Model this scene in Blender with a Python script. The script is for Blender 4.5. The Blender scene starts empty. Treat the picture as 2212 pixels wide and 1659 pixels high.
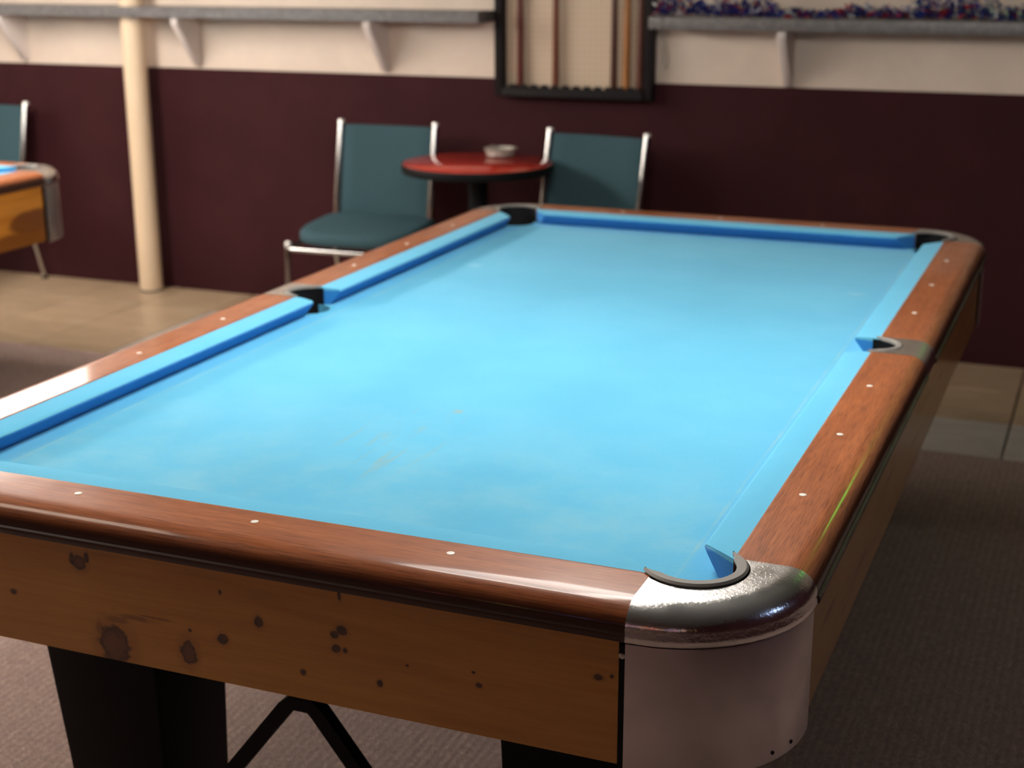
import bpy, bmesh, math, random
from mathutils import Vector, Matrix
random.seed(7)
SC = bpy.context.scene
COL = SC.collection
PI = math.pi
# ---------------------------------------------------------------- camera (pixels of a 2212 x 1659 frame)
F_PX = 3196.0
cam_d = bpy.data.cameras.new('camera')
cam_d.sensor_fit = 'HORIZONTAL'; cam_d.sensor_width = 36.0
cam_d.lens = F_PX / 2212 * 36.0
cam_d.clip_start = 0.05; cam_d.clip_end = 60
cam = bpy.data.objects.new('camera', cam_d); COL.objects.link(cam)
yaw, pitch, roll = -0.3875815, 0.2878306, -0.002883
fwd = Vector((math.sin(yaw)*math.cos(pitch), math.cos(yaw)*math.cos(pitch), -math.sin(pitch)))
rgt = Vector((math.cos(yaw), -math.sin(yaw), 0)); up = rgt.cross(fwd)
r2 = rgt*math.cos(roll) + up*math.sin(roll); u2 = up*math.cos(roll) - rgt*math.sin(roll)
M = Matrix((r2, u2, -fwd)).transposed().to_4x4()
M.translation = Vector((1.75705, -1.83501, 1.61401))
cam.matrix_world = M
cam_d.dof.use_dof = True
cam_d.dof.focus_distance = 2.02
cam_d.dof.aperture_fstop = 4.6
SC.camera = cam
# ---------------------------------------------------------------- world, exposure
w = bpy.data.worlds.new('world'); SC.world = w; w.use_nodes = True
w.node_tree.nodes['Background'].inputs[0].default_value = (0.5, 0.45, 0.42, 1)
w.node_tree.nodes['Background'].inputs[1].default_value = 0.05
SC.view_settings.view_transform = 'Standard'
try: SC.view_settings.look = 'None'
except Exception: pass
SC.view_settings.gamma = 1.0
SC.view_settings.use_curve_mapping = False
SC.view_settings.exposure = 0.0
try:
    SC.cycles.use_denoising = True
    SC.cycles.sample_clamp_indirect = 6.0
except Exception: pass
LAMP_E = 15.0        # pendant lamps over the tables
CEIL_E = 9.0         # fill panels added at the ceiling

# ---------------------------------------------------------------- material helpers
def new_mat(name, col=(.8,.8,.8), rough=.5, metal=0.0, spec=.5, coat=0.0, coat_r=.1, sheen=0.0, emit=None, es=1.0):
    m = bpy.data.materials.new(name); m.use_nodes = True
    b = m.node_tree.nodes['Principled BSDF']
    b.inputs['Base Color'].default_value = (*col, 1)
    b.inputs['Roughness'].default_value = rough
    b.inputs['Metallic'].default_value = metal
    b.inputs['Specular IOR Level'].default_value = spec
    b.inputs['Coat Weight'].default_value = coat
    b.inputs['Coat Roughness'].default_value = coat_r
    b.inputs['Sheen Weight'].default_value = sheen
    if emit:
        b.inputs['Emission Color'].default_value = (*emit, 1)
        b.inputs['Emission Strength'].default_value = es
    return m
class NT:
    """tiny node-graph writer"""
    def __init__(s, m): s.m = m; s.t = m.node_tree; s.b = s.t.nodes['Principled BSDF']
    def n(s, typ, **kw):
        nd = s.t.nodes.new(typ)
        for k, v in kw.items(): setattr(nd, k, v)
        return nd
    def l(s, a, b): s.t.links.new(a, b)
    def put(s, sock, v):
        if isinstance(v, bpy.types.NodeSocket): s.l(v, sock)
        elif v is not None: sock.default_value = v
    def obj(s): return s.n('ShaderNodeTexCoord').outputs['Object']
    def mapping(s, vec, scale=(1,1,1), loc=(0,0,0), rot=(0,0,0)):
        m = s.n('ShaderNodeMapping'); s.put(m.inputs['Vector'], vec)
        m.inputs['Scale'].default_value = scale; m.inputs['Location'].default_value = loc; m.inputs['Rotation'].default_value = rot
        return m.outputs[0]
    def noise(s, vec, scale=5, detail=4, rough=.5, dist=0):
        n = s.n('ShaderNodeTexNoise'); s.put(n.inputs['Vector'], vec)
        n.inputs['Scale'].default_value = scale; n.inputs['Detail'].default_value = detail
        n.inputs['Roughness'].default_value = rough; n.inputs['Distortion'].default_value = dist
        return n.outputs['Fac']
    def math(s, op, a, b=None, c=None, clamp=False):
        n = s.n('ShaderNodeMath', operation=op); n.use_clamp = clamp
        s.put(n.inputs[0], a); s.put(n.inputs[1], b)
        if c is not None: s.put(n.inputs[2], c)
        return n.outputs[0]
    def ramp(s, fac, stops):
        n = s.n('ShaderNodeValToRGB'); s.put(n.inputs[0], fac)
        e = n.color_ramp.elements
        while len(e) < len(stops): e.new(0.5)
        for k, (p, c) in enumerate(stops):
            e[k].position = p; e[k].color = (*c, 1) if len(c) == 3 else c
        return n.outputs[0]
    def rng(s, v, a, b, c=0.0, d=1.0, smooth=True):
        n = s.n('ShaderNodeMapRange'); n.interpolation_type = 'SMOOTHSTEP' if smooth else 'LINEAR'
        s.put(n.inputs[0], v)
        for k, q in zip((1,2,3,4), (a,b,c,d)): n.inputs[k].default_value = q
        return n.outputs[0]
    def mix(s, fac, a, b, mode='MIX'):
        n = s.n('ShaderNodeMix', data_type='RGBA', blend_type=mode)
        s.put(n.inputs[0], fac)
        s.put(n.inputs[6], (*a, 1) if isinstance(a, tuple) else a)
        s.put(n.inputs[7], (*b, 1) if isinstance(b, tuple) else b)
        return n.outputs[2]
    def sep(s, v):
        n = s.n('ShaderNodeSeparateXYZ'); s.put(n.inputs[0], v); return n.outputs
    def bump(s, h, strength=.3, dist=.002):
        n = s.n('ShaderNodeBump'); s.put(n.inputs['Height'], h)
        n.inputs['Strength'].default_value = strength; n.inputs['Distance'].default_value = dist
        s.l(n.outputs[0], s.b.inputs['Normal'])
    def color(s, c): s.put(s.b.inputs['Base Color'], c)
    def rough(s, r): s.put(s.b.inputs['Roughness'], r)

def rail_wood(name, axis):
    m = new_mat(name, rough=.45, spec=.2, coat=.45, coat_r=.10); g = NT(m)
    sc = (3, 60, 60) if axis == 'x' else (60, 3, 60)
    sf = (18, 520, 520) if axis == 'x' else (520, 18, 520)
    o = g.obj()
    a = g.noise(g.mapping(o, sc), 1, 5, .6, .6)
    f = g.noise(g.mapping(o, sf), 1, 3, .6)
    c = g.ramp(a, [(.25, (.23,.061,.017)), (.5, (.32,.089,.024)), (.75, (.40,.120,.034))])
    d = g.ramp(f, [(.34, (.40,.35,.31)), (.54, (1,1,1))])
    c = g.mix(.8, c, d, 'MULTIPLY')
    c = g.mix(g.rng(g.sep(o)[2], .772, .790, .93, 0), c, (.024,.008,.006))     # rail darkens towards its lower edge
    g.color(c)
    g.rough(g.rng(g.noise(o, 9, 2), .3, .7, .36, .44))
    g.bump(f, .04, .0005)
    return m
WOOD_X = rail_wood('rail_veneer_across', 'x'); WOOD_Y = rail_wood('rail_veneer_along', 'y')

def pine(name, axis, knots=(), tint=(1,1,1), patch=False, gloss=.3):
    m = new_mat(name, rough=gloss, spec=.3, coat=.5, coat_r=.06); g = NT(m); o = g.obj(); s = g.sep(o)
    sc = (2.2, 30, 26) if axis == 'x' else (30, 2.2, 26)
    a = g.noise(g.mapping(o, sc), 1, 5, .55, .8)
    f = g.noise(g.mapping(o, (8, 200, 190) if axis == 'x' else (200, 8, 190)), 1, 3, .6)
    big = g.noise(o, 3.0, 2)
    c = g.ramp(a, [(.25, (.45*tint[0],.190*tint[1],.028*tint[2])), (.5, (.56*tint[0],.255*tint[1],.040*tint[2])), (.8, (.63*tint[0],.295*tint[1],.052*tint[2]))])
    c = g.mix(g.rng(f, .3, .6, .22, 0), c, (.33,.12,.026))
    c = g.mix(g.rng(big, .45, .75, 0, .3), c, (.47,.16,.03))
    along = s[0] if axis == 'x' else s[1]
    acc = None; halo = None; big_in = 0.0
    wob = g.noise(o, 70, 2)
    for (kx, kz, rx, rz) in knots:
        dx = g.math('DIVIDE', g.math('SUBTRACT', along, kx), rx)
        dz = g.math('DIVIDE', g.math('SUBTRACT', s[2], kz), rz)
        r = g.math('SQRT', g.math('ADD', g.math('MULTIPLY', dx, dx), g.math('MULTIPLY', dz, dz)))
        r = g.math('ADD', r, g.math('MULTIPLY', g.math('SUBTRACT', wob, .5), .8))
        v = g.rng(r, .80, 1.08, 1, 0)
        h = g.rng(r, .9, 1.9, .42, 0)
        if rx > .012 and rz > .012: big_in = g.math('MAXIMUM', big_in, g.rng(r, .45, .80, 1, 0))
        if rx/rz > 3 or (rz/rx > 2 and rx > .005): h = g.math('MULTIPLY', g.rng(r, .3, 1.7, 1, 0), .7); v = g.math('MULTIPLY', v, .18)   # soft grain swirl
        acc = v if acc is None else g.math('MAXIMUM', acc, v)
        halo = h if halo is None else g.math('MAXIMUM', halo, h)
    if acc is not None:
        c = g.mix(halo, c, (.27,.095,.018))
        ring = g.ramp(g.noise(g.mapping(o, (60,60,160)), 1, 4), [(.3, (.018,.007,.004)), (.65, (.07,.024,.010))])
        ring = g.mix(g.math('MULTIPLY', big_in, .75), ring, (.17,.055,.020))
        c = g.mix(g.math('MULTIPLY', acc, .92), c, ring)
    if patch:     # dark rounded figure at the end of the plank
        wv = g.math('MULTIPLY', g.math('SUBTRACT', g.noise(o, 9, 3), .5), .05)
        e1 = g.math('ADD', g.math('SUBTRACT', s[2], .645), wv)
        dx = g.math('DIVIDE', g.math('SUBTRACT', along, 1.17), .150); dz = g.math('DIVIDE', g.math('SUBTRACT', s[2], .640), .042)
        r = g.math('SQRT', g.math('ADD', g.math('MULTIPLY', dx, dx), g.math('MULTIPLY', dz, dz)))
        v = g.rng(g.math('ADD', r, g.math('MULTIPLY', wv, 6)), .8, 1.1, .85, 0)
        low = g.rng(g.math('ADD', s[2], wv), .600, .622, .75, 0)
        c = g.mix(g.math('MAXIMUM', v, low), c, (.14,.040,.010))
    g.color(c); g.bump(f, .05, .0005)
    return m

def cloth(name, bed=False):
    m = new_mat(name, rough=.95, spec=.12, sheen=.22); g = NT(m); o = g.obj()
    m.node_tree.nodes['Principled BSDF'].inputs['Sheen Tint'].default_value = (.75,.92,1,1)
    fine = g.noise(o, 900, 3, .7); mid = g.noise(o, 130, 4, .65); big = g.noise(o, 4.5, 3, .55)
    c = g.mix(g.rng(big, .35, .7), (.090,.405,.615), (.104,.430,.64))
    c = g.mix(g.rng(mid, .52, .78, 0, .18), c, (.20,.52,.66))
    c = g.mix(g.rng(fine, .25, .48, .15, 0), c, (.05,.32,.52))
    if not bed:       # deeper blue below the nose, a rubbed pale line along the nose
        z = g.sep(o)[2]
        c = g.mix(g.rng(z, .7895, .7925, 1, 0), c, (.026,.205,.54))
        c = g.mix(g.rng(g.math('ABSOLUTE', g.math('SUBTRACT', z, .7935)), .0003, .0012, .35, 0), c, (.30,.50,.46))
    if bed:
        s = g.sep(o)
        near = g.rng(s[1], -1.27, -.45, 1, 0)                         # chalk and wear gather at the head end
        patchn = g.rng(g.noise(o, 9, 6, .65), .36, .72)
        c = g.mix(g.math('MULTIPLY', g.math('MULTIPLY', near, patchn), .42), c, (.24,.50,.58))
        st = g.noise(g.mapping(o, (60, 6, 1), rot=(0, 0, .30)), 1, 3, .55)
        dx = g.math('DIVIDE', g.math('SUBTRACT', s[0], -.03), .15); dy = g.math('DIVIDE', g.math('SUBTRACT', s[1], -.84), .26)
        rr = g.math('SQRT', g.math('ADD', g.math('MULTIPLY', dx, dx), g.math('MULTIPLY', dy, dy)))
        sm = g.math('MULTIPLY', g.rng(rr, .3, 1.05, 1, 0), g.rng(st, .56, .68))
        c = g.mix(g.math('MULTIPLY', sm, .55), c, (.24,.37,.36))
        for (sx, sy, rx, ry, k, cc) in ((0.0,-.63,.014,.012,.75,(.30,.33,.24)), (-.515,.63,.03,.022,.45,(.30,.58,.72)), (.54,.66,.035,.02,.35,(.30,.55,.68))):
            dx = g.math('DIVIDE', g.math('SUBTRACT', s[0], sx), rx); dy = g.math('DIVIDE', g.math('SUBTRACT', s[1], sy), ry)
            rr = g.math('SQRT', g.math('ADD', g.math('MULTIPLY', dx, dx), g.math('MULTIPLY', dy, dy)))
            c = g.mix(g.rng(rr, .2, 1.1, k, 0), c, cc)
        # the line balls have rubbed along the cushions, turning into each corner pocket
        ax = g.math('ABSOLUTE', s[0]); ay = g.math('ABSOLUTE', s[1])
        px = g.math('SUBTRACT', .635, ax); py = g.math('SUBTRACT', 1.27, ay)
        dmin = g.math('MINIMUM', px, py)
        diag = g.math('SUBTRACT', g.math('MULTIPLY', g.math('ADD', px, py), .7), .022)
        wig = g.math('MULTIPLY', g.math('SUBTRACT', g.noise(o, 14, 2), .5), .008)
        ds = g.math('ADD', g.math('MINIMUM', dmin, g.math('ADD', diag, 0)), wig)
        ln = g.rng(g.math('ABSOLUTE', g.math('SUBTRACT', ds, .030)), .0010, .0042, .34, 0)
        ln = g.math('MULTIPLY', ln, g.rng(g.noise(o, 9, 3), .38, .6, .35, 1))
        c = g.mix(ln, c, (.33,.50,.42))
        c = g.mix(g.rng(ds, .014, .032, .30, 0), c, (.055,.36,.68))    # deeper blue next to the cushions
    g.color(c)
    g.bump(g.math('ADD', g.math('MULTIPLY', fine, .6), mid), .35, .0012)
    return m
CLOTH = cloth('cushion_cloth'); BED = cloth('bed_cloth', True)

def aluminium(name, pits=True, base=(.80,.77,.74), r0=.22, r1=.42, bump=.35):
    m = new_mat(name, base, r0, 1.0); g = NT(m); o = g.obj()
    n1 = g.noise(o, 22, 2); n2 = g.noise(o, 190, 2, .5); n3 = g.noise(g.mapping(o, (30, 30, 300)), 1, 2)
    g.color(g.mix(g.rng(n1, .45, .75, 0, .3), base, (base[0]*.85, base[1]*.84, base[2]*.84)))
    g.rough(g.rng(n1, .3, .7, r0, r1))
    if pits: g.bump(g.math('ADD', g.rng(n2, .45, .62), g.math('MULTIPLY', n3, .3)), bump, .0006)
    return m
ALU = aluminium('cast_aluminium', base=(.70,.67,.64), bump=.14, r0=.17, r1=.27)
SHEET = aluminium('brushed_sheet_metal', True, (.60,.54,.53), .36, .46, .05)
CHROME = new_mat('chrome_tube', (.45,.43,.41), .12, 1.0)
CAP = new_mat('bright_end_cap', (.88,.86,.80), .25, .6)
RUBBER = new_mat('pocket_rubber', (.20,.18,.16), .65)
BLACK = new_mat('black_paint', (.0035,.004,.005), .6, spec=.18)
PITCH = new_mat('pocket_black', (.006,.006,.007), .7, spec=.2)
SIGHT = new_mat('pearl_inlay', (.80,.76,.68), .25)
FRAMEB = new_mat('black_frame', (.008,.006,.0065), .6, spec=.2)
def speckle(name, a, b, scale, rough=.6, bump=0, bd=.001, lo=.4, hi=.65, spec=.5):
    m = new_mat(name, a, rough, spec=spec); g = NT(m); o = g.obj(); n = g.noise(o, scale, 4, .6)
    g.color(g.mix(g.rng(n, lo, hi), a, b))
    if bump: g.bump(n, bump, bd)
    return m
TEAL = speckle('teal_upholstery', (.036,.076,.090), (.044,.092,.108), 300, .85, .15, .0006, spec=.2)
CREAM = speckle('cream_paint', (.66,.535,.435), (.70,.57,.46), 6, .6, .04, .001)
MAROON = speckle('maroon_paint', (.036,.0075,.0098), (.042,.0088,.0114), 5, .75, .06, .001, spec=.15)
SHELFM = speckle('grey_laminate', (.105,.094,.090), (.165,.150,.145), 40, .45)
BRKT = new_mat('white_bracket_paint', (.70,.61,.56), .5)
POLEM = new_mat('cream_pole_paint', (.72,.545,.37), .38)
DROSS = new_mat('dull_grey_wall', (.10,.08,.075), .8)
CEILM = new_mat('ceiling_paint', (.16,.15,.14), .9)
def carpet_mat():
    m = new_mat('ribbed_carpet', rough=.97, spec=.1); g = NT(m); o = g.obj()
    n = g.noise(o, 230, 4, .75); n2 = g.noise(o, 40, 4, .6)
    wv = g.n('ShaderNodeTexWave'); g.put(wv.inputs['Vector'], o); wv.inputs['Scale'].default_value = 15.7; wv.inputs['Distortion'].default_value = .35
    c = g.ramp(n, [(.32, (.17,.118,.106)), (.5, (.43,.305,.262)), (.68, (.74,.54,.45))])
    c = g.mix(g.rng(n2, .4, .7, 0, .5), c, (.33,.23,.225))
    c = g.mix(g.rng(wv.outputs['Fac'], .2, .9, .16, 0), c, (.16,.112,.115))
    g.color(c); g.bump(g.math('ADD', n, g.math('MULTIPLY', wv.outputs['Fac'], .5)), .5, .003)
    return m
CARPET = carpet_mat()
def tile_mat(name, a, b):
    m = new_mat(name, a, .32); g = NT(m); o = g.obj()
    oi = g.n('ShaderNodeObjectInfo')
    ad = g.n('ShaderNodeVectorMath', operation='ADD'); g.l(o, ad.inputs[0]); g.l(oi.outputs['Location'], ad.inputs[1])
    n = g.noise(g.mapping(ad.outputs[0], (1.2, 3.5, 1)), 4, 5, .6, .4)
    c = g.mix(g.rng(n, .35, .68), a, b)
    c = g.mix(g.math('MULTIPLY', oi.outputs['Random'], .25), c, (a[0]*.8, a[1]*.78, a[2]*.75))
    g.color(c)
    return m
TILE = tile_mat('beige_tile', (.54,.385,.245), (.43,.30,.185)); TILE_W = tile_mat('pale_tile', (.62,.56,.50), (.52,.46,.41))
GROUT = new_mat('grout', (.10,.085,.07), .9)
def peg_mat():
    m = new_mat('pegboard', (.60,.455,.32), .6); g = NT(m); o = g.obj(); s = g.sep(o)
    def cyc(v): return g.math('ABSOLUTE', g.math('SUBTRACT', g.math('FRACT', g.math('DIVIDE', v, .0254)), .5))
    a = cyc(s[0]); b = cyc(s[2])
    r = g.math('SQRT', g.math('ADD', g.math('MULTIPLY', a, a), g.math('MULTIPLY', b, b)))
    g.color(g.mix(g.rng(r, .09, .14, .75, 0), (.60,.455,.32), (.16,.11,.08)))
    return m
PEG = peg_mat()
RED = new_mat('red_laminate', (.52,.036,.020), .18, coat=.4, coat_r=.08)
LAMPW = new_mat('lamp_diffuser', (.9,.9,.9), .5, emit=(1.0,.95,.88), es=LAMP_E*1.8)
LAMPB = new_mat('lamp_bottom_panel', (.9,.9,.9), .5, emit=(1.0,.95,.88), es=LAMP_E*.74)
LAMPW2 = new_mat('lamp_diffuser_bright', (.9,.9,.9), .5, emit=(1.0,.93,.85), es=LAMP_E*1.25)
CEILP = new_mat('ceiling_fill_panel', (.9,.9,.9), .5, emit=(1.0,.84,.68), es=CEIL_E)

# ---------------------------------------------------------------- mesh helpers
def mesh_obj(name, verts, faces, mat, parent=None, smooth=False, loc=(0,0,0), rot=(0,0,0), bevel=0, seg=2, angle=40):
    me = bpy.data.meshes.new(name); me.from_pydata([tuple(v) for v in verts], [], faces); me.update()
    return link(name, me, mat, parent, smooth, loc, rot, bevel, seg, angle)
def link(name, me, mat, parent=None, smooth=False, loc=(0,0,0), rot=(0,0,0), bevel=0, seg=2, angle=40):
    bm = bmesh.new(); bm.from_mesh(me)
    bmesh.ops.recalc_face_normals(bm, faces=bm.faces)
    if bevel:
        es = [e for e in bm.edges if len(e.link_faces) == 2 and e.calc_face_angle(0) > math.radians(30)]
        bmesh.ops.bevel(bm, geom=es, offset=bevel, segments=seg, affect='EDGES', profile=.5, clamp_overlap=True)
    if smooth or bevel:
        for f in bm.faces: f.smooth = True
        for e in bm.edges:
            if len(e.link_faces) == 2 and e.calc_face_angle(0) > math.radians(angle): e.smooth = False
    bm.to_mesh(me); bm.free()
    if mat and not me.materials: me.materials.append(mat)
    o = bpy.data.objects.new(name, me); COL.objects.link(o)
    o.location = loc; o.rotation_euler = rot; o.parent = parent
    return o
BOXF = [(0,1,2,3),(7,6,5,4),(0,4,5,1),(1,5,6,2),(2,6,7,3),(3,7,4,0)]
def box(name, x0, x1, y0, y1, z0, z1, mat, parent=None, bevel=0, seg=2, **kw):
    v = [(x0,y0,z0),(x1,y0,z0),(x1,y1,z0),(x0,y1,z0),(x0,y0,z1),(x1,y0,z1),(x1,y1,z1),(x0,y1,z1)]
    return mesh_obj(name, v, BOXF, mat, parent, bevel=bevel, seg=seg, **kw)
def hexa(name, bot, top, mat, parent=None, bevel=0, **kw):
    return mesh_obj(name, list(bot)+list(top), BOXF, mat, parent, bevel=bevel, **kw)
def loft(name, rings, mat, parent=None, smooth=True, closed=False, caps=True, **kw):
    """rings: list of equally long closed loops of points"""
    n = len(rings[0]); v = [p for r in rings for p in r]; f = []
    R = len(rings)
    for i in range(R if closed else R-1):
        a = i*n; b = ((i+1) % R)*n
        for j in range(n): f.append((a+j, a+(j+1)%n, b+(j+1)%n, b+j))
    if caps and not closed:
        f.append(tuple(range(n))[::-1]); f.append(tuple((R-1)*n + j for j in range(n)))
    return mesh_obj(name, v, f, mat, parent, smooth, **kw)
def tube(name, pts, rad, mat, parent=None, n=10, flat=1.0, **kw):
    pts = [Vector(p) for p in pts]; rings = []
    ref = None
    for i, p in enumerate(pts):
        t = (pts[min(i+1, len(pts)-1)] - pts[max(i-1, 0)]).normalized()
        if ref is None: ref = Vector((1,0,0)) if abs(t.x) < .9 else Vector((0,1,0))
        b = t.cross(ref).normalized(); a = b.cross(t).normalized(); ref = a
        r = rad[i] if isinstance(rad, (list, tuple)) else rad
        rings.append([p + a*(r*flat*math.cos(2*PI*k/n)) + b*(r*math.sin(2*PI*k/n)) for k in range(n)])
    return loft(name, rings, mat, parent, **kw)
def lathe(name, prof, mat, parent=None, n=40, loc=(0,0,0), **kw):
    rings = [[(r*math.cos(2*PI*k/n), r*math.sin(2*PI*k/n), z) for k in range(n)] for r, z in prof]
    return loft(name, rings, mat, parent, loc=loc, **kw)
def smooth_path(P, k=6):
    P = [Vector(p) for p in P]; out = []
    for i in range(len(P)-1):
        p0 = P[max(i-1,0)]; p1 = P[i]; p2 = P[i+1]; p3 = P[min(i+2,len(P)-1)]
        for j in range(k):
            t = j/k
            out.append(.5*((2*p1)+(p2-p0)*t+(2*p0-5*p1+4*p2-p3)*t*t+(3*p1-p0-3*p2+p3)*t**3))
    out.append(P[-1]); return out
def tag(o, label=None, cat=None, group=None, kind=None):
    if label: o['label'] = label
    if cat: o['category'] = cat
    if group: o['group'] = group
    if kind: o['kind'] = kind
    return o
def empty(name, loc=(0,0,0), rz=0):
    o = bpy.data.objects.new(name, None); COL.objects.link(o); o.empty_display_size = .1
    o.location = loc; o.rotation_euler = (0,0,rz); return o
def copy_tree(o, parent=None):
    c = o.copy(); COL.objects.link(c); c.parent = parent
    for ch in [x for x in list(bpy.data.objects) if x.parent == o]: copy_tree(ch, c)
    return c

# ================================================================ the room
WY = 4.155; XL = -7.6; XR = 4.2; YF = -5.2; CZ = 2.75
P = .3935; TX0 = -2.03; TY0 = 2.99
fl = box('floor', XL, XR, YF, WY, -.05, -.006, GROUT); tag(fl, 'grey grout bed under the tiles and carpet', kind='structure')
cp = box('carpet', XL, XR, YF, TY0-.004, -.006, .006, CARPET, fl); tag(cp, 'brown grey ribbed carpet around the pool tables')
tile_me = {}
def tile(ix, iy):
    x0 = TX0 + ix*P; y0 = TY0 + iy*P; g = .004
    wdt = P-2*g; dep = min(P, WY-.008-y0)-2*g
    pale = (iy == 0 and ix >= 0) or (iy == 1 and ix == 0)
    key = (round(dep,3), pale)
    if key not in tile_me:
        o = box('tile', 0, wdt, 0, dep, -.006, .004, TILE_W if pale else TILE, fl, bevel=.0015, seg=1); tile_me[key] = o.data
    else:
        o = bpy.data.objects.new('tile', tile_me[key]); COL.objects.link(o); o.parent = fl
    o.location = (x0+g, y0+g, random.uniform(-.0006, .0006))
for iy in range(3):
    for ix in range(-8, 15): tile(ix, iy)
wb = box('wall_back', XL, XR, WY, WY+.12, 0, CZ, CREAM); tag(wb, 'cream painted wall above the maroon lower half', kind='structure')
tag(box('wainscot', XL, XR, WY-.006, WY, 0, 1.068, MAROON, wb), 'dark maroon painted lower half of the wall')
tag(box('wall_left', XL-.12, XL, YF, WY+.12, 0, CZ, CREAM), 'cream side wall', kind='structure')
tag(box('wall_right', XR, XR+.12, YF, WY+.12, 0, CZ, MAROON), 'dark maroon side wall', kind='structure')
tag(box('wall_front', XL-.12, XR+.12, YF-.12, YF, 0, CZ, DROSS), 'dull dark wall behind the viewer', kind='structure')
tag(box('ceiling', XL-.12, XR+.12, YF-.12, WY+.12, CZ, CZ+.1, CEILM), 'dark ceiling', kind='structure')
# support pole
pole = empty('support_pole', (-2.547, 4.048, .004))
lathe('shaft', [(.055,0),(.055,.4),(.055,CZ-.004)], POLEM, pole, n=28)
lathe('foot_ring', [(.0565,0),(.0565,.006),(.055,.010)], GROUT, pole, n=28)
tag(pole, 'round cream painted steel support pole standing against the maroon wall', 'pole')

# ================================================================ wall shelves
def shelf(x0, x1, brs, label, zf=(1.308, 1.353), notch=None):
    t = empty('wall_shelf', ((x0+x1)/2, WY, zf[0])); cx = (x0+x1)/2
    D = .20
    if notch:
        nx, ny, nr = notch
        v = [(x0,WY),(x0,WY-D),(x1,WY-D),(x1,WY),(nx+nr,WY)]
        for k in range(13):
            a = PI*k/12; v.append((nx+nr*math.cos(a), ny-nr*math.sin(a)))
        v += [(nx-nr,WY)]
        vv = [(a-cx,b-WY,0) for a,b in v] + [(a-cx,b-WY,zf[1]-zf[0]) for a,b in v]; n = len(v)
        fs = [tuple(range(n)), tuple(range(2*n-1,n-1,-1))] + [(i,(i+1)%n,n+(i+1)%n,n+i) for i in range(n)]
        mesh_obj('board', vv, fs, SHELFM, t)
    else:
        box('board', x0-cx, x1-cx, -D, 0, 0, zf[1]-zf[0], SHELFM, t, bevel=.003)
    for bx in brs:
        x = bx-cx; h = .225; th = .034
        pr = [(0,0),(-.185,0),(-.185,-.030),(-.020,-h),(0,-h)]
        v = [(x-th/2,a,b) for a,b in pr] + [(x+th/2,a,b) for a,b in pr]; n = 5
        mesh_obj('bracket', v, [tuple(range(n)), tuple(range(2*n-1,n-1,-1))] + [(i,(i+1)%n,n+(i+1)%n,n+i) for i in range(n)], BRKT, t, bevel=.002, seg=1)
    tag(t, label, 'shelf', 'grey wall shelves')
    return t
shelf(-6.2, -.755, (-5.2,-4.2,-3.26,-2.265,-1.285), 'long bare grey shelf on white brackets left of the cue rack', notch=(-2.547, 4.048, .060))
shelf(-.018, 3.6, (.512,1.7,2.9), 'grey shelf edged with tinsel garland right of the cue rack', (1.296,1.344))

# tinsel garland on the right shelf
gv, gf, gi = [], [], []
for k in range(4200):
    x = random.uniform(0.0, 3.55); mound = .030 + .022*math.sin(x*7.0) + .016*math.sin(x*17+1)
    if x > 1.0: mound += .012
    cy = WY-.155 + .03*math.sin(x*9); z0 = 1.346
    c = Vector((x, cy + random.gauss(0,.022), z0 + abs(random.gauss(0, 1))*mound*.75 + .004))
    d = Vector((random.gauss(0,1), random.gauss(0,1), random.gauss(0,.8))).normalized(); e = d.orthogonal().normalized()
    ln = random.uniform(.008,.020); wd = random.uniform(.0025,.0055)
    if random.random() < .10: wd *= 2.4; ln *= .8
    if c.z - ln*abs(d.z) - wd < z0+.0005: c.z = z0 + ln*abs(d.z) + wd + .001
    i = len(gv); n3 = d.cross(e)*.0006
    gv += [c-d*ln-e*wd, c+d*ln-e*wd+n3, c+d*ln+e*wd, c-d*ln+e*wd+n3]; gf.append((i,i+1,i+2,i+3))
    blk = math.sin(x*23)+math.sin(x*41+2)
    r = random.random()
    gi.append(0 if r < .72 else (1 if r < .72+.12*(1+.5*blk) else 2))
g_me = bpy.data.meshes.new('tinsel_garland'); g_me.from_pydata([tuple(q) for q in gv], [], gf)
for mm in (new_mat('blue_foil', (.028,.040,.24), .3, .55), new_mat('red_foil', (.50,.025,.03), .3, .5), new_mat('silver_foil', (.80,.78,.80), .3, .5)): g_me.materials.append(mm)
for p_, i_ in zip(g_me.polygons, gi): p_.material_index = i_
go = bpy.data.objects.new('tinsel_garland', g_me); COL.objects.link(go)
tag(go, 'blue red and silver tinsel garland heaped along the right shelf', 'garland', kind='stuff')
# thin wire at the end of the right shelf
cw = tube('hanging_wire', smooth_path([(.035,3.951,1.350),(.035,3.949,1.320),(.033,3.951,1.290),(.034,4.02,1.24),(.030,4.08,1.17),(.012,4.12,1.13),(-.004,4.135,1.16),(-.010,4.145,1.22)], 5), .0018, new_mat('grey_wire', (.22,.20,.18), .5), n=6)
tag(cw, 'thin grey wire looping down from the end of the garland shelf', 'wire')

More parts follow.
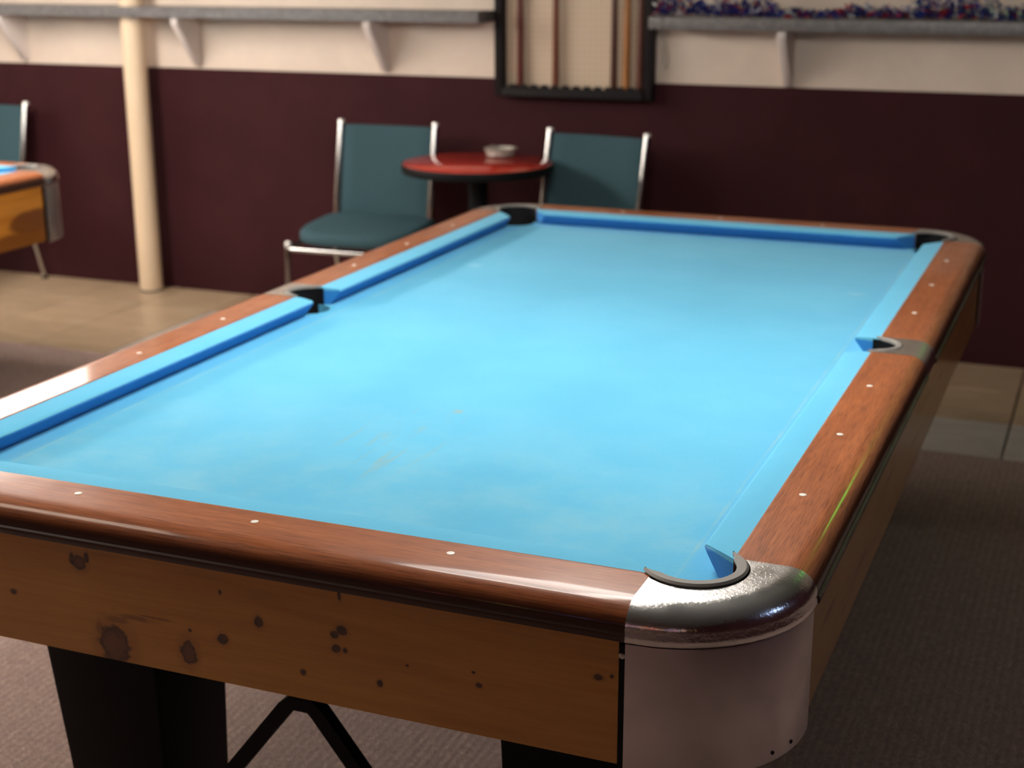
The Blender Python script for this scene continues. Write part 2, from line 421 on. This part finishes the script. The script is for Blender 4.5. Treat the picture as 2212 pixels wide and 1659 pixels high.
# ================================================================ cue rack and cues
RX0, RX1, RD = -.738, -.040, .066
rk = empty('cue_rack', ((RX0+RX1)/2, WY, 1.0)); rcx = (RX0+RX1)/2
yb = -.008
box('pegboard', RX0+.03-rcx, RX1-.03-rcx, yb-.008, yb, .03, 1.66, PEG, rk)
box('frame_post', RX0-rcx, RX0+.036-rcx, -RD, yb, 0, 1.70, FRAMEB, rk, bevel=.002)
box('frame_post', RX1-.036-rcx, RX1-rcx, -RD, yb, 0, 1.70, FRAMEB, rk, bevel=.002)
box('bottom_rail', RX0+.036-rcx, RX1-.036-rcx, -RD-.012, yb-.008, 0, .026, FRAMEB, rk, bevel=.002)
box('top_rail', RX0+.036-rcx, RX1-.036-rcx, -RD, yb-.008, 1.664, 1.70, FRAMEB, rk, bevel=.002)
# notched cue lip with scallops
nx = 13; vs = []; w0 = RX0+.040-rcx; w1 = RX1-.040-rcx
prof = [(w0,.026)]
for k in range(nx):
    a = w0 + (w1-w0)*(k+.2)/nx; b = w0 + (w1-w0)*(k+.8)/nx
    prof += [(a,.052),(a+.006,.052),((a+b)/2-.007,.040),((a+b)/2+.007,.040),(b-.006,.052),(b,.052)]
prof.append((w1,.026)); n = len(prof)
vs = [(x,-RD-.010,z) for x,z in prof] + [(x,-RD+.004,z) for x,z in prof]
tag(mesh_obj('scalloped_lip', vs, [tuple(range(n)), tuple(range(2*n-1,n-1,-1))] + [(i,(i+1)%n,n+(i+1)%n,n+i) for i in range(n)], FRAMEB, rk), 'scalloped lip holding the cue butts')
tag(rk, 'black framed pegboard cue rack on the wall between two shelves', 'cue rack')
def cue(x, col, rad, label, ring):
    t = empty('pool_cue', (x, WY-.042, 1.0262))
    m1 = new_mat('cue_butt_lacquer', col, .25); g = NT(m1); o = g.obj()
    nn = g.noise(g.mapping(o, (90,90,5)), 1, 4); g.color(g.mix(g.rng(nn,.35,.65,0,.5), col, (col[0]*.5,col[1]*.45,col[2]*.4)))
    lathe('bumper', [(rad*.8,0),(rad*.9,.004),(rad*.9,.012)], BLACK, t, n=16)
    lathe('butt', [(rad,.012),(rad*.96,.10),(rad*.82,.55),(rad*.72,.75)], m1, t, n=16)
    lathe('joint_ring', [(rad*.73,.75),(rad*.73,.762)], new_mat('cue_ring', ring, .3), t, n=16)
    lathe('shaft', [(rad*.70,.762),(.0072,1.42)], new_mat('cue_maple', (.55,.38,.22), .3), t, n=12)
    lathe('ferrule', [(.0068,1.42),(.0066,1.444)], new_mat('cue_ferrule', (.8,.78,.72), .4), t, n=12)
    lathe('tip', [(.0066,1.444),(.005,1.452)], new_mat('cue_tip', (.06,.12,.3), .8), t, n=12)
    tag(t, label, 'pool cue', 'cues in the wall rack')
cue(-.628, (.13,.022,.012), .0155, 'dark red pool cue, leftmost in the wall rack', (.8,.8,.8))
cue(-.468, (.19,.055,.022), .0155, 'red brown pool cue alone in the middle of the rack', (.1,.1,.1))
cue(-.211, (.085,.026,.014), .0155, 'darkest brown pool cue of the three at the right of the rack', (.8,.7,.3))
cue(-.156, (.42,.17,.045), .0160, 'orange brown pool cue between two darker cues in the rack', (.1,.1,.1))
cue(-.098, (.12,.036,.020), .0160, 'brown pool cue, rightmost in the wall rack', (.8,.8,.8))

# ================================================================ pool table
W = 1.27; L = 2.54; HW = W/2; HL = L/2; ZT = .80; ZB = .755
OUT = .175; IN = .054; CE = .036; SE = .066; RC = .205
def rail_prof():
    p = [(IN,ZT-.048),(IN,ZT-.0015),(IN+.0015,ZT),(IN+.004,ZT),(.126,ZT)]
    for k in range(15):
        a = PI/2*k/14; p.append((.132+.040*math.sin(a), ZT-.034+.034*math.cos(a)))
    p += [(.1722,.7645),(.1756,.7625),(.1760,.760),(.1760,.755),(.1745,.752)]
    return p
RP = rail_prof()
def side_frame(side):
    """point function (along, outward offset, z) for the four sides; along runs from -half to +half"""
    if side == 'near': return lambda s,o,z: (s, -HL-o, z)
    if side == 'far':  return lambda s,o,z: (s, HL+o, z)
    if side == 'left': return lambda s,o,z: (-HW-o, s, z)
    return lambda s,o,z: (HW+o, s, z)
sight_me = None
def sight(rail, f, s):
    global sight_me
    p = f(s, .293*.3175, ZT)
    if sight_me is None:
        o = lathe('sight', [(.0002,-.001),(.0058,-.001),(.0058,.0006),(.0046,.0009),(.0002,.0009)], SIGHT, rail, n=18); sight_me = o.data
    else:
        o = bpy.data.objects.new('sight', sight_me); COL.objects.link(o); o.parent = rail
    o.location = p
def cushion(root, f, s0, s1, e0, e1):
    """cushion with angled facings; e = (nose inset, back inset) at each end"""
    pf = [(.0545,.757),(.0545,.7985),(.030,.7975),(.006,.7955),(.0022,.7945),(.0004,.7925),(0,.790),(.0012,.7872),(.0045,.783),(.027,.757)]
    rings = []
    N = 14
    for i in range(N+1):
        t = i/N; t = t if 0 < i < N else t
        r = []
        for o_, z_ in pf:
            q = o_/.0545
            a = s0 + e0[0]*(1-q) + e0[1]*q; b = s1 - (e1[0]*(1-q) + e1[1]*q)
            r.append(f(a + (b-a)*t, o_, z_))
        rings.append(r)
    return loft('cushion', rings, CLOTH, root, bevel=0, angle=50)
def make_table():
    root = empty('pool_table', (HW, HL, 0))
    # bed
    out = []
    def arc(cx, cy, r, a0, a1, n=14):
        return [(cx+r*math.cos(a0+(a1-a0)*k/n), cy+r*math.sin(a0+(a1-a0)*k/n)) for k in range(n+1)]
    E_ = .050; c = .022; r = .058; dd = math.asin((E_-c)/r)
    sr = .052; so = .052; sd = math.asin((E_-so)/sr)
    X1 = HW; Y1 = HL
    # counter-clockwise, start bottom edge left
    out += arc(-X1-c, -Y1-c, r, PI/2+dd, -dd)                 # near left pocket
    out += arc(X1+c, -Y1-c, r, PI+dd, PI/2-dd)
    out += arc(X1+so, 0, sr, -PI/2+(-sd), -3*PI/2+sd)         # right side pocket
    out += arc(X1+c, Y1+c, r, -PI/2+dd, -PI-dd)
    out += arc(-X1-c, Y1+c, r, dd, -PI/2-dd)
    out += arc(-X1-so, 0, sr, PI/2-sd, -PI/2+sd)
    n = len(out); zt = ZB; rr = .004
    v = [(x,y,zt) for x,y in out] + [(x,y,zt-.028) for x,y in out]
    me = [tuple(range(n)), tuple(range(2*n-1,n-1,-1))] + [(i,(i+1)%n,n+(i+1)%n,n+i) for i in range(n)]
    bed = mesh_obj('bed', v, me, BED, root); tag(bed, 'bright blue cloth bed with chalk streaks')
    # rails with inlaid sights, cushions
    spots = {'near': [(-HW+CE, HW-CE, [-.3175,0,.3175])], 'far': [(-HW+CE, HW-CE, [-.3175,0,.3175])],
             'left': [(-HL+CE, -SE, [-.9525,-.635,-.3175]), (SE, HL-CE, [.3175,.635,.9525])]}
    spots['right'] = spots['left']
    for side in ('near','far','left','right'):
        f = side_frame(side); wm = WOOD_X if side in ('near','far') else WOOD_Y
        for (a, b, ss) in spots[side]:
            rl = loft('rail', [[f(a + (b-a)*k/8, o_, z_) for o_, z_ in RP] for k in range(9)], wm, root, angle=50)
            for s in ss: sight(rl, f, s)
        if side in ('near','far'):
            cushion(root, f, -HW, HW, (.085,.037), (.085,.037))
        else:
            cushion(root, f, -HL, 0, (.085,.037), (.068,.054)); cushion(root, f, 0, HL, (.068,.054), (.085,.037))
    # corner castings
    for sx in (-1,1):
        for sy in (-1,1):
            def g(a, b, z, sx=sx, sy=sy): return (sx*(HW+a), sy*(HL+b), z)
            N = 34; rings = []; liner = []; skirt = []
            PC = .012
            for i in range(N+1):
                t = i/N
                def path(o_):
                    # straight, arc, straight
                    R = RC-(OUT-o_); c0 = OUT-RC
                    l1 = CE+c0; la = R*PI/2
                    if i == 0: return (-CE, o_)
                    if i == N: return (o_, -CE)
                    th = PI/2*(1-(i-1)/(N-2))
                    return (c0+R*math.cos(th), c0+R*math.sin(th))
                th = math.radians(130.4 + (-40.4-130.4)*t); ri = .0745
                ip = (PC+ri*math.cos(th), PC+ri*math.sin(th))
                if i == 0: ip = (-CE, ip[1])
                if i == N: ip = (ip[0], -CE)
                ring = [(ip[0],ip[1],.752),(ip[0],ip[1],ZT-.002)]
                q0 = path(.130)
                for m_ in (.02,.35,.7): ring.append((ip[0]+(q0[0]-ip[0])*m_, ip[1]+(q0[1]-ip[1])*m_, ZT+.0006))
                for o_, z_ in RP[4:20]:
                    q = path(o_); ring.append((q[0], q[1], z_+.0006))
                for o_, z_ in ((.1735,.7605),(.1740,.755),(.1725,.7510)):
                    q = path(o_); ring.append((q[0], q[1], z_))
                rings.append([g(*p) for p in ring])
                sk = []
                for o_, z_ in ((.1680,.7470),(.1688,.7445),(.1692,.565),(.1680,.560),(.1640,.560),(.1640,.7470)):
                    q = path(o_); sk.append(g(q[0],q[1],z_))
                skirt.append(sk)
            cs = loft('corner_casting', rings, ALU, root, angle=45); tag(cs, 'polished cast aluminium pocket corner')
            s_ = loft('corner_skirt', skirt, SHEET, root, angle=45); tag(s_, 'brushed grey sheet metal corner skirt')
            for an in (18, 30):
                th = math.radians(an); R = .1992; c0 = OUT-RC
                lathe('screw', [(.0002,-.001),(.0028,-.001),(.0028,.0012),(.0002,.0016)], BLACK, s_, n=10, loc=g(c0+R*math.cos(th), c0+R*math.sin(th), .574), rot=(0, PI/2, math.atan2(sy*math.sin(th), sx*math.cos(th))))
            # rubber pocket liner
            lr = []
            for k in range(45):
                t = k/44; th = math.radians(147-204*t)
                e = min(t, 1-t); tp = min(1, .30+e*7); wd = .0185*tp
                ro = .0740-.001; r1 = ro; r0 = ro-wd
                z1 = ZT+.0060; z0 = ZT-.001
                pr = [(r0+.002,z1-.003),(r0+.004,z1),(r1-.003,z1),(r1,z1-.003),(r1,z0+.0035),(r1-.003,z0),(r0+.003,z0)]
                lr.append([g(PC+q*math.cos(th), PC+q*math.sin(th), z) for q, z in pr])
            tag(loft('pocket_liner', lr, RUBBER, root, angle=28), 'worn grey rubber rim of the corner pocket')
            cup(root, [g(PC+math.cos(math.radians(147-204*k/32)), PC+math.sin(math.radians(147-204*k/32)), 0) for k in range(33)], g(PC,PC,0), .0700, .755)
    # side castings
    for sx in (-1,1):
        f = side_frame('left' if sx < 0 else 'right'); N = 24; rings = []
        oc = .050; ri = .0615
        for i in range(N+1):
            s = -SE + 2*SE*i/N
            s_in = max(-ri, min(ri, s)); oi = oc + math.sqrt(max(0, ri*ri - s_in*s_in))
            if abs(s) >= ri: oi = IN
            oi = max(oi, IN)
            ring = [f(s,oi,.752),f(s,oi,ZT-.001)]
            for m_ in (.02,.5): ring.append(f(s, oi+(.131-oi)*m_, ZT+.0008))
            for o_, z_ in RP[5:20]: ring.append(f(s, max(o_, oi+.004), z_+.0008))
            for o_, z_ in ((.1735,.7605),(.1740,.755),(.1725,.7510)): ring.append(f(s,o_,z_))
            rings.append(ring)
        tag(loft('side_casting', rings, ALU, root, angle=45), 'cast aluminium side pocket bridge')
        lr = []
        for k in range(33):
            t = k/32; th = math.radians(-92+184*t); ro = .0610; wd = .0150*min(1, .35+min(t,1-t)*5); r0 = ro-wd
            z1 = ZT+.0035; z0 = ZT-.004
            pr = [(r0+.002,z1-.003),(r0+.004,z1),(ro-.003,z1),(ro,z1-.003),(ro,z0),(r0+.002,z0)]
            lr.append([f(q*math.sin(th), oc+q*math.cos(th), z) for q, z in pr])
        tag(loft('pocket_liner', lr, RUBBER, root, angle=28), 'worn grey rubber rim of the side pocket')
        cup(root, [f(math.sin(math.radians(-100+200*k/32)), oc+math.cos(math.radians(-100+200*k/32)), 0) for k in range(33)], f(0,oc,0), .0575, .755)
    # pine aprons
    tb = .565
    for side in ('near','far','left','right'):
        f = side_frame(side); h = (HW if side in ('near','far') else HL) - .047
        pm = PINE_NEAR if side == 'near' else (PINE_X if side == 'far' else PINE_Y)
        pr = [(.140,tb),(.160,tb),(.160,.7515),(.140,.7515)]
        ap = loft('apron', [[f(a,o_,z_) for o_,z_ in pr] for a in (-h,h)], pm, root, smooth=False); tag(ap, 'knotty orange pine apron board')
        for s in (-1,1):
            bs = loft('corner_bracket', [[f(s*a,o_,z_) for o_,z_ in ((.150,.562),(.164,.562),(.164,.742),(.150,.742))] for a in (h+.002,h+.010)], BLACK, root, smooth=False)
            lathe('screw', [(.0002,0),(.0045,0),(.0045,.002),(.0002,.003)], CHROME, bs, n=10, loc=f(s*(h+.006),.1640,.728), rot={'near':(PI/2,0,0),'far':(-PI/2,0,0),'left':(0,-PI/2,0),'right':(0,PI/2,0)}[side])
    # frame under the slate and legs
    box('slate_frame', -HW-.05, HW+.05, -HL+.08, HL-.08, .60, .720, BLACK, root)
    for sx in (-1,1):
        for sy in (-1,1):
            xi, xo = .319, .568; y0, y1 = 1.212, .98
            def q(x, y, z): return (sx*x, sy*y, z)
            bot = [q(xi+.010,y0-.03,.045),q(xo-.046,y0-.03,.045),q(xo-.046,y1+.01,.045),q(xi+.010,y1+.01,.045)]
            top = [q(xi,y0,.60),q(xo,y0,.60),q(xo,y1,.60),q(xi,y1,.60)]
            lg = hexa('leg', bot, top, BLACK, root, bevel=.006); tag(lg, 'black tapered pedestal leg')
            ft = box('foot', -.05, .05, -.05, .05, 0, .045, BLACK, lg, bevel=.004, loc=(sx*((xi+xo)/2-.02), sy*((y0+y1)/2-.01), .006))
    for sy in (-1,1):
        y = sy*(HL-.020)
        pts = [(-.33,y,.05),(-.030,y,.435),(-.016,y,.447),(.016,y,.447),(.030,y,.435),(.33,y,.05)]
        rings = []
        for k, p_ in enumerate(pts):
            a = Vector(pts[max(k-1,0)]); b = Vector(pts[min(k+1,5)]); t = (b-a).normalized(); nn = Vector((-t.z,0,t.x))
            pv = Vector(p_); h2 = .0125
            rings.append([pv-nn*h2+Vector((0,-.012,0)), pv+nn*h2+Vector((0,-.012,0)), pv+nn*h2+Vector((0,.012,0)), pv-nn*h2+Vector((0,.012,0))])
        br = loft('brace', rings, BLACK, root, smooth=False); tag(br, 'black steel inverted V brace between the legs')
        box('brace_post', -.014, .014, y-.012, y+.012, .455, .60, BLACK, br)
    return root
def cup(root, arc, c, r, zsplit):
    c = Vector(c); pts = [c + (Vector(p)-c)*r for p in arc]; pin = [c + (Vector(p)-c)*(r-.004) for p in arc]
    n = len(pts); v = []; f = []
    for p in pts: v += [(p.x,p.y,.62),(p.x,p.y,.797)]
    for p in pin: v += [(p.x,p.y,.62),(p.x,p.y,.797)]
    for i in range(n-1):
        a = 2*i; b = 2*n+2*i
        f += [(a,a+2,a+3,a+1),(b,b+1,b+3,b+2),(a+1,a+3,b+3,b+1)]
    # lower bucket, all round, with a floor
    m = 28; k0 = len(v)
    for k in range(m):
        a = 2*PI*k/m; v += [(c.x+(r-.006)*math.cos(a), c.y+(r-.006)*math.sin(a), .724), (c.x+(r-.010)*math.cos(a), c.y+(r-.010)*math.sin(a), .61)]
    for k in range(m): f.append((k0+2*k, k0+2*((k+1)%m), k0+2*((k+1)%m)+1, k0+2*k+1))
    f.append(tuple(k0+2*k+1 for k in range(m)))
    me = bpy.data.meshes.new('pocket_cup'); me.from_pydata([tuple(q) for q in v], [], f)
    o = bpy.data.objects.new('pocket_cup', me); COL.objects.link(o); o.parent = root; me.materials.append(PITCH)
    tag(o, 'black inside of the pocket')
KN = [(.425,.634,.022,.0062),(.455,.6425,.030,.0040),(.495,.649,.030,.0022),(.390,.612,.007,.016),(.362,.718,.013,.013),(.350,.722,.006,.010),(.377,.728,.005,.010),(.23,.648,.006,.005),(.416,.590,.030,.036),(.55,.602,.015,.021),(.612,.636,.010,.009),(.675,.675,.008,.010),(.812,.687,.009,.008),(.8,.678,.007,.006),(.802,.656,.008,.007),(.816,.656,.004,.005),(.746,.608,.005,.005),(.87,.615,.005,.006),(1.023,.642,.005,.004),(1.015,.66,.003,.002),(1.195,.688,.007,.005),(1.214,.693,.003,.003),(.81,.739,.003,.008),(.612,.711,.003,.004),(.555,.64,.003,.003),(.914,.651,.003,.002)]
PINE_NEAR = pine('pine_apron_head', 'x', [(x-HW, z, a, b) for x,z,a,b in KN])
PINE_X = pine('pine_apron_across', 'x', [(-.3,.66,.012,.010),(.2,.62,.010,.012)])
PINE_Y = pine('pine_apron_along', 'y', [(-1.05,.66,.05,.006),(-.75,.62,.06,.005),(-.45,.67,.05,.004),(-.1,.63,.06,.005),(.35,.65,.05,.005),(.8,.67,.05,.004),(-.9,.60,.03,.003)], tint=(.95,1.0,1.2))
PINE_T2 = pine('pine_apron_orange', 'y', [(.7,.66,.012,.012)], tint=(1.15,1.0,.8), patch=True)
t1 = make_table()
tag(t1, 'large pool table with blue cloth, brown rails and aluminium pocket corners, in front', 'pool table', 'pool tables')
t2 = copy_tree(t1); t2.location = (HW-3.428, HL+.165, 0)
tag(t2, 'second pool table cut off at the left edge, orange pine apron', 'pool table', 'pool tables')
for ch in bpy.data.objects:
    if ch.parent == t2 and ch.name.split('.')[0] in ('apron','corner_skirt','corner_bracket'):      # its sides are deeper
        ch.scale.z = 1.14; ch.location.z = .7515*(1-1.14)
    if ch.parent == t2 and ch.name.startswith('apron'):
        if ch.data.materials[0] == PINE_Y:
            ch.material_slots[0].link = 'OBJECT'; ch.material_slots[0].material = PINE_T2

# ================================================================ chairs, round table, ashtray
def make_chair():
    t = empty('side_chair')
    # local: faces -y, back at y=+.2, origin on the floor below the middle of the seat
    rings = []
    nS = 26
    for z, k, off in ((.412,.93,0),(.418,.98,0),(.430,1.0,0),(.452,1.0,0),(.466,.985,0),(.475,.95,0),(.479,.86,0)):
        r = []
        for i in range(nS):
            a = 2*PI*i/nS; ca, sa = math.cos(a), math.sin(a)
            e = .55 if sa < 0 else .30
            x = .262*math.copysign(abs(ca)**e, ca); y = .225*math.copysign(abs(sa)**(.75 if sa < 0 else .35), sa)
            crown = 0
            r.append((x*k, (y-.005)*k, z + (.010*(y/.22) if z > .44 else 0)))
        rings.append(r)
    tag(loft('seat', rings, TEAL, t, angle=70), 'teal fabric seat pad')
    # backrest: curved padded panel
    vf, fs = [], []
    nx_, nz_ = 12, 10
    def bp(i, j, side):
        u = i/nx_*2-1; v = j/nz_
        x = u*.205; z = .470 + v*.392
        y = .185 + v*.075 + .018*(1-u*u) + side*(.017*min(1,(1-abs(u))*5+.35)*min(1, min(v,1-v)*6+.4))
        return (x, y, z)
    for side in (-1,1):
        for j in range(nz_+1):
            for i in range(nx_+1): vf.append(bp(i,j,side))
    S = (nx_+1)*(nz_+1); I = lambda i,j,s: s*S + j*(nx_+1)+i
    for s in (0,1):
        for j in range(nz_):
            for i in range(nx_): fs.append((I(i,j,s),I(i+1,j,s),I(i+1,j+1,s),I(i,j+1,s)))
    for i in range(nx_): fs += [(I(i,0,0),I(i+1,0,0),I(i+1,0,1),I(i,0,1)), (I(i,nz_,0),I(i+1,nz_,0),I(i+1,nz_,1),I(i,nz_,1))]
    for j in range(nz_): fs += [(I(0,j,0),I(0,j+1,0),I(0,j+1,1),I(0,j,1)), (I(nx_,j,0),I(nx_,j+1,0),I(nx_,j+1,1),I(nx_,j,1))]
    tag(mesh_obj('backrest', vf, fs, TEAL, t, True, angle=60), 'teal fabric backrest panel')
    for s in (-1,1):
        up_ = tube('upright', [(s*.222,.172,.405),(s*.222,.176,.455),(s*.222,.196,.56),(s*.222,.228,.72),(s*.222,.260,.872)], .0170, CHROME, t, n=12, flat=.8)
        lathe('end_cap', [(.002,-.004),(.0155,-.003),(.016,.005),(.012,.012),(.002,.014)], CAP, up_, n=12, loc=(s*.222,.261,.872))
        lathe('end_cap', [(.002,-.014),(.012,-.012),(.015,.002),(.011,.010),(.002,.012)], CAP, up_, n=12, loc=(s*.222,.165,.470))
        fl_ = tube('leg', smooth_path([(s*.272,-.215,0.012),(s*.272,-.205,.20),(s*.272,-.197,.37),(s*.272,-.185,.408)], 4), .0115, CHROME, t, n=12)
        lathe('end_cap', [(.002,-.006),(.014,-.004),(.0155,.008),(.011,.018),(.002,.021)], CAP, fl_, n=12, loc=(s*.272,-.190,.402))
        lathe('foot', [(.003,0),(.014,0),(.014,.012),(.012,.018)], BLACK, fl_, n=12, loc=(s*.272,-.215,.0))
        rl_ = tube('leg', smooth_path([(s*.235,.268,.012),(s*.235,.215,.20),(s*.235,.165,.385),(s*.235,.14,.400)], 4), .0115, CHROME, t, n=12)
        lathe('foot', [(.003,0),(.014,0),(.014,.012),(.012,.018)], BLACK, rl_, n=12, loc=(s*.235,.268,.0))
        tube('side_rail', [(s*.272,-.19,.396),(s*.250,0,.398),(s*.222,.175,.402)], .0105, CHROME, t, n=10)
    tube('cross_bar', [(-.266,-.190,.388),(.266,-.190,.388)], .0105, CHROME, t, n=10)
    tube('cross_bar', [(-.232,.155,.39),(.232,.155,.39)], .0105, CHROME, t, n=10)
    return t
def place(o, x, y, rz, label):
    o.location = (x, y, .006); o.rotation_euler = (0,0,rz); tag(o, label, 'chair', 'teal chairs along the maroon wall')
c1 = make_chair(); place(c1, -1.168, 3.690, math.radians(3), 'teal upholstered chrome chair with seat in view, left of the red table')
c2 = copy_tree(c1); place(c2, -.253, 3.680, math.radians(-8), 'teal upholstered chrome chair behind the pool table, right of the red table')
c3 = copy_tree(c1); place(c3, -3.44, 3.80, math.radians(0), 'teal upholstered chrome chair at the left edge, behind the second pool table')

rt = empty('round_table', (-.644, 3.685, .014))
lathe('table_top', [(.001,.742),(.305,.742),(.305,.756),(.303,.7575),(.001,.7575)], RED, rt, n=64)
lathe('edge_band', [(.299,.722),(.307,.723),(.3105,.730),(.3105,.751),(.3085,.7565),(.304,.7565),(.304,.7415),(.299,.7415)], BLACK, rt, n=64, caps=False)
lathe('underside', [(.001,.724),(.300,.724),(.300,.741),(.001,.741)], BLACK, rt, n=48)
lathe('column', [(.040,.03),(.040,.69),(.11,.705),(.11,.724)], BLACK, rt, n=24)
lathe('base', [(.24,-.008),(.24,.012),(.20,.022),(.06,.045),(.041,.06)], BLACK, rt, n=40)
tag(rt, 'small round table with red top and black edge between two teal chairs', 'table')
ast = empty('ashtray', (-.640, 3.915, .772))
ASHM = new_mat('grey_glazed_ashtray', (.42,.38,.32), .3)
pr = [(.02,0),(.055,0),(.060,.004),(.058,.010),(.066,.024),(.068,.030),(.062,.031),(.052,.012),(.02,.008),(.001,.008)]
lathe('bowl', pr, ASHM, ast, n=32)
for k in range(3):
    a = 2*PI*k/3+.4
    box('cigarette_rest', .052, .070, -.007, .007, .027, .034, new_mat('ash_notch', (.25,.22,.19), .4), ast, bevel=.002, rot=(0,0,a))
tag(ast, 'small grey ashtray on the red round table', 'ashtray')

# ================================================================ lamps and lights of the room, plus added ceiling fill (above and behind the view)
def pendant(x, y, label, ln=2.1, wd=.34, z=1.70, dm=LAMPW):
    t = empty('pendant_lamp', (x, y, z))
    box('diffuser', -wd/2, wd/2, -ln/2, ln/2, 0, .24, dm, t, bevel=.008)
    box('bottom_panel', -wd/2+.002, wd/2-.002, -ln/2+.002, ln/2-.002, -.006, -.0005, LAMPB if dm is LAMPW else dm, t)
    hexa('hood', [(-wd/2-.03,-ln/2-.03,.241),(wd/2+.03,-ln/2-.03,.241),(wd/2+.03,ln/2+.03,.241),(-wd/2-.03,ln/2+.03,.241)],
         [(-.10,-ln/2+.1,.30),(.10,-ln/2+.1,.30),(.10,ln/2-.1,.30),(-.10,ln/2-.1,.30)], BLACK, t)
    for s in (-1,1): tube('chain', [(0,s*ln*.35,.29),(0,s*ln*.35,CZ-z)], .006, CHROME, t, n=6)
    tag(t, label, 'lamp', 'pendant lamps over the tables')
pendant(.64, .95, 'pendant lamp hanging over the pool table in front', 1.45, .40)
pendant(-2.54, 1.85, 'long pendant lamp hanging over the second pool table', 2.7, .48, 1.72, LAMPW2)
pendant(-5.9, 1.45, 'long pendant lamp at the far left of the room', 2.4, .48, 1.72, LAMPW2)
for i, (x, y, lab) in enumerate(((-1.35,-.55,'added ceiling fill panel above the aisle left of the front table'), (-5.0,-.9,'added ceiling fill panel above the left side of the room'))):
    t = empty('ceiling_fill', (x, y, CZ))  # unseen panel, added as fill for the carpet and the room
    box('frame', -.62,.62,-.32,.32,-.03,-.001, BRKT, t); box('diffuser', -.58,.58,-.28,.28,-.036,-.028, CEILP, t)
    tag(t, lab, 'fill panel', 'added fill panels')
# television on the right wall, string of coloured bulbs behind the viewer, green neon tube
tv = empty('television', (XR-.01, .62, 2.02))
box('casing', -.07, 0, -.26, .26, -.17, .17, BLACK, tv, bevel=.006)
box('screen', -.074, -.069, -.24, .24, -.15, .15, new_mat('tv_screen', (.02,.02,.03), .2, emit=(.45,.62,1.0), es=7.0), tv)
tag(tv, 'wall television glowing blue on the side wall', 'television')
sl = empty('string_light', (1.2, YF+.03, 1.55))
cord = [(-2.6+.2*k, .01, .06*math.sin(k*1.1)) for k in range(27)]
tube('cord', cord, .004, BLACK, sl, n=6)
cols = [(1,.15,.25),(1,.8,.2),(.25,.35,1),(1,.25,.08),(.6,.7,1),(1,.45,.05),(.9,.2,.2)]
for k in range(13):
    p_ = cord[1+2*k]; c_ = cols[k % 7]
    lathe('bulb', [(.004,.0),(.03,-.02),(.045,-.06),(.03,-.10),(.004,-.115)], new_mat('bulb_glass', c_, .3, emit=c_, es=16), sl, n=12, loc=p_)
tag(sl, 'string of coloured bulbs along the wall behind the viewer', 'string light')
nt = empty('neon_tube', (2.14, WY-.03, 2.16))
tube('glass_tube', smooth_path([(-.04,-.02,-.13),(-.04,-.02,.10),(0,-.02,.14),(.04,-.02,.10),(.04,-.02,-.13)], 5), .010, new_mat('green_neon', (.2,.9,.2), .3, emit=(.10,1.0,.10), es=28), nt, n=10)
box('back_plate', -.08, .08, 0, .012, -.17, .18, BLACK, nt)
tag(nt, 'green neon tube on the back wall out to the right', 'neon sign')
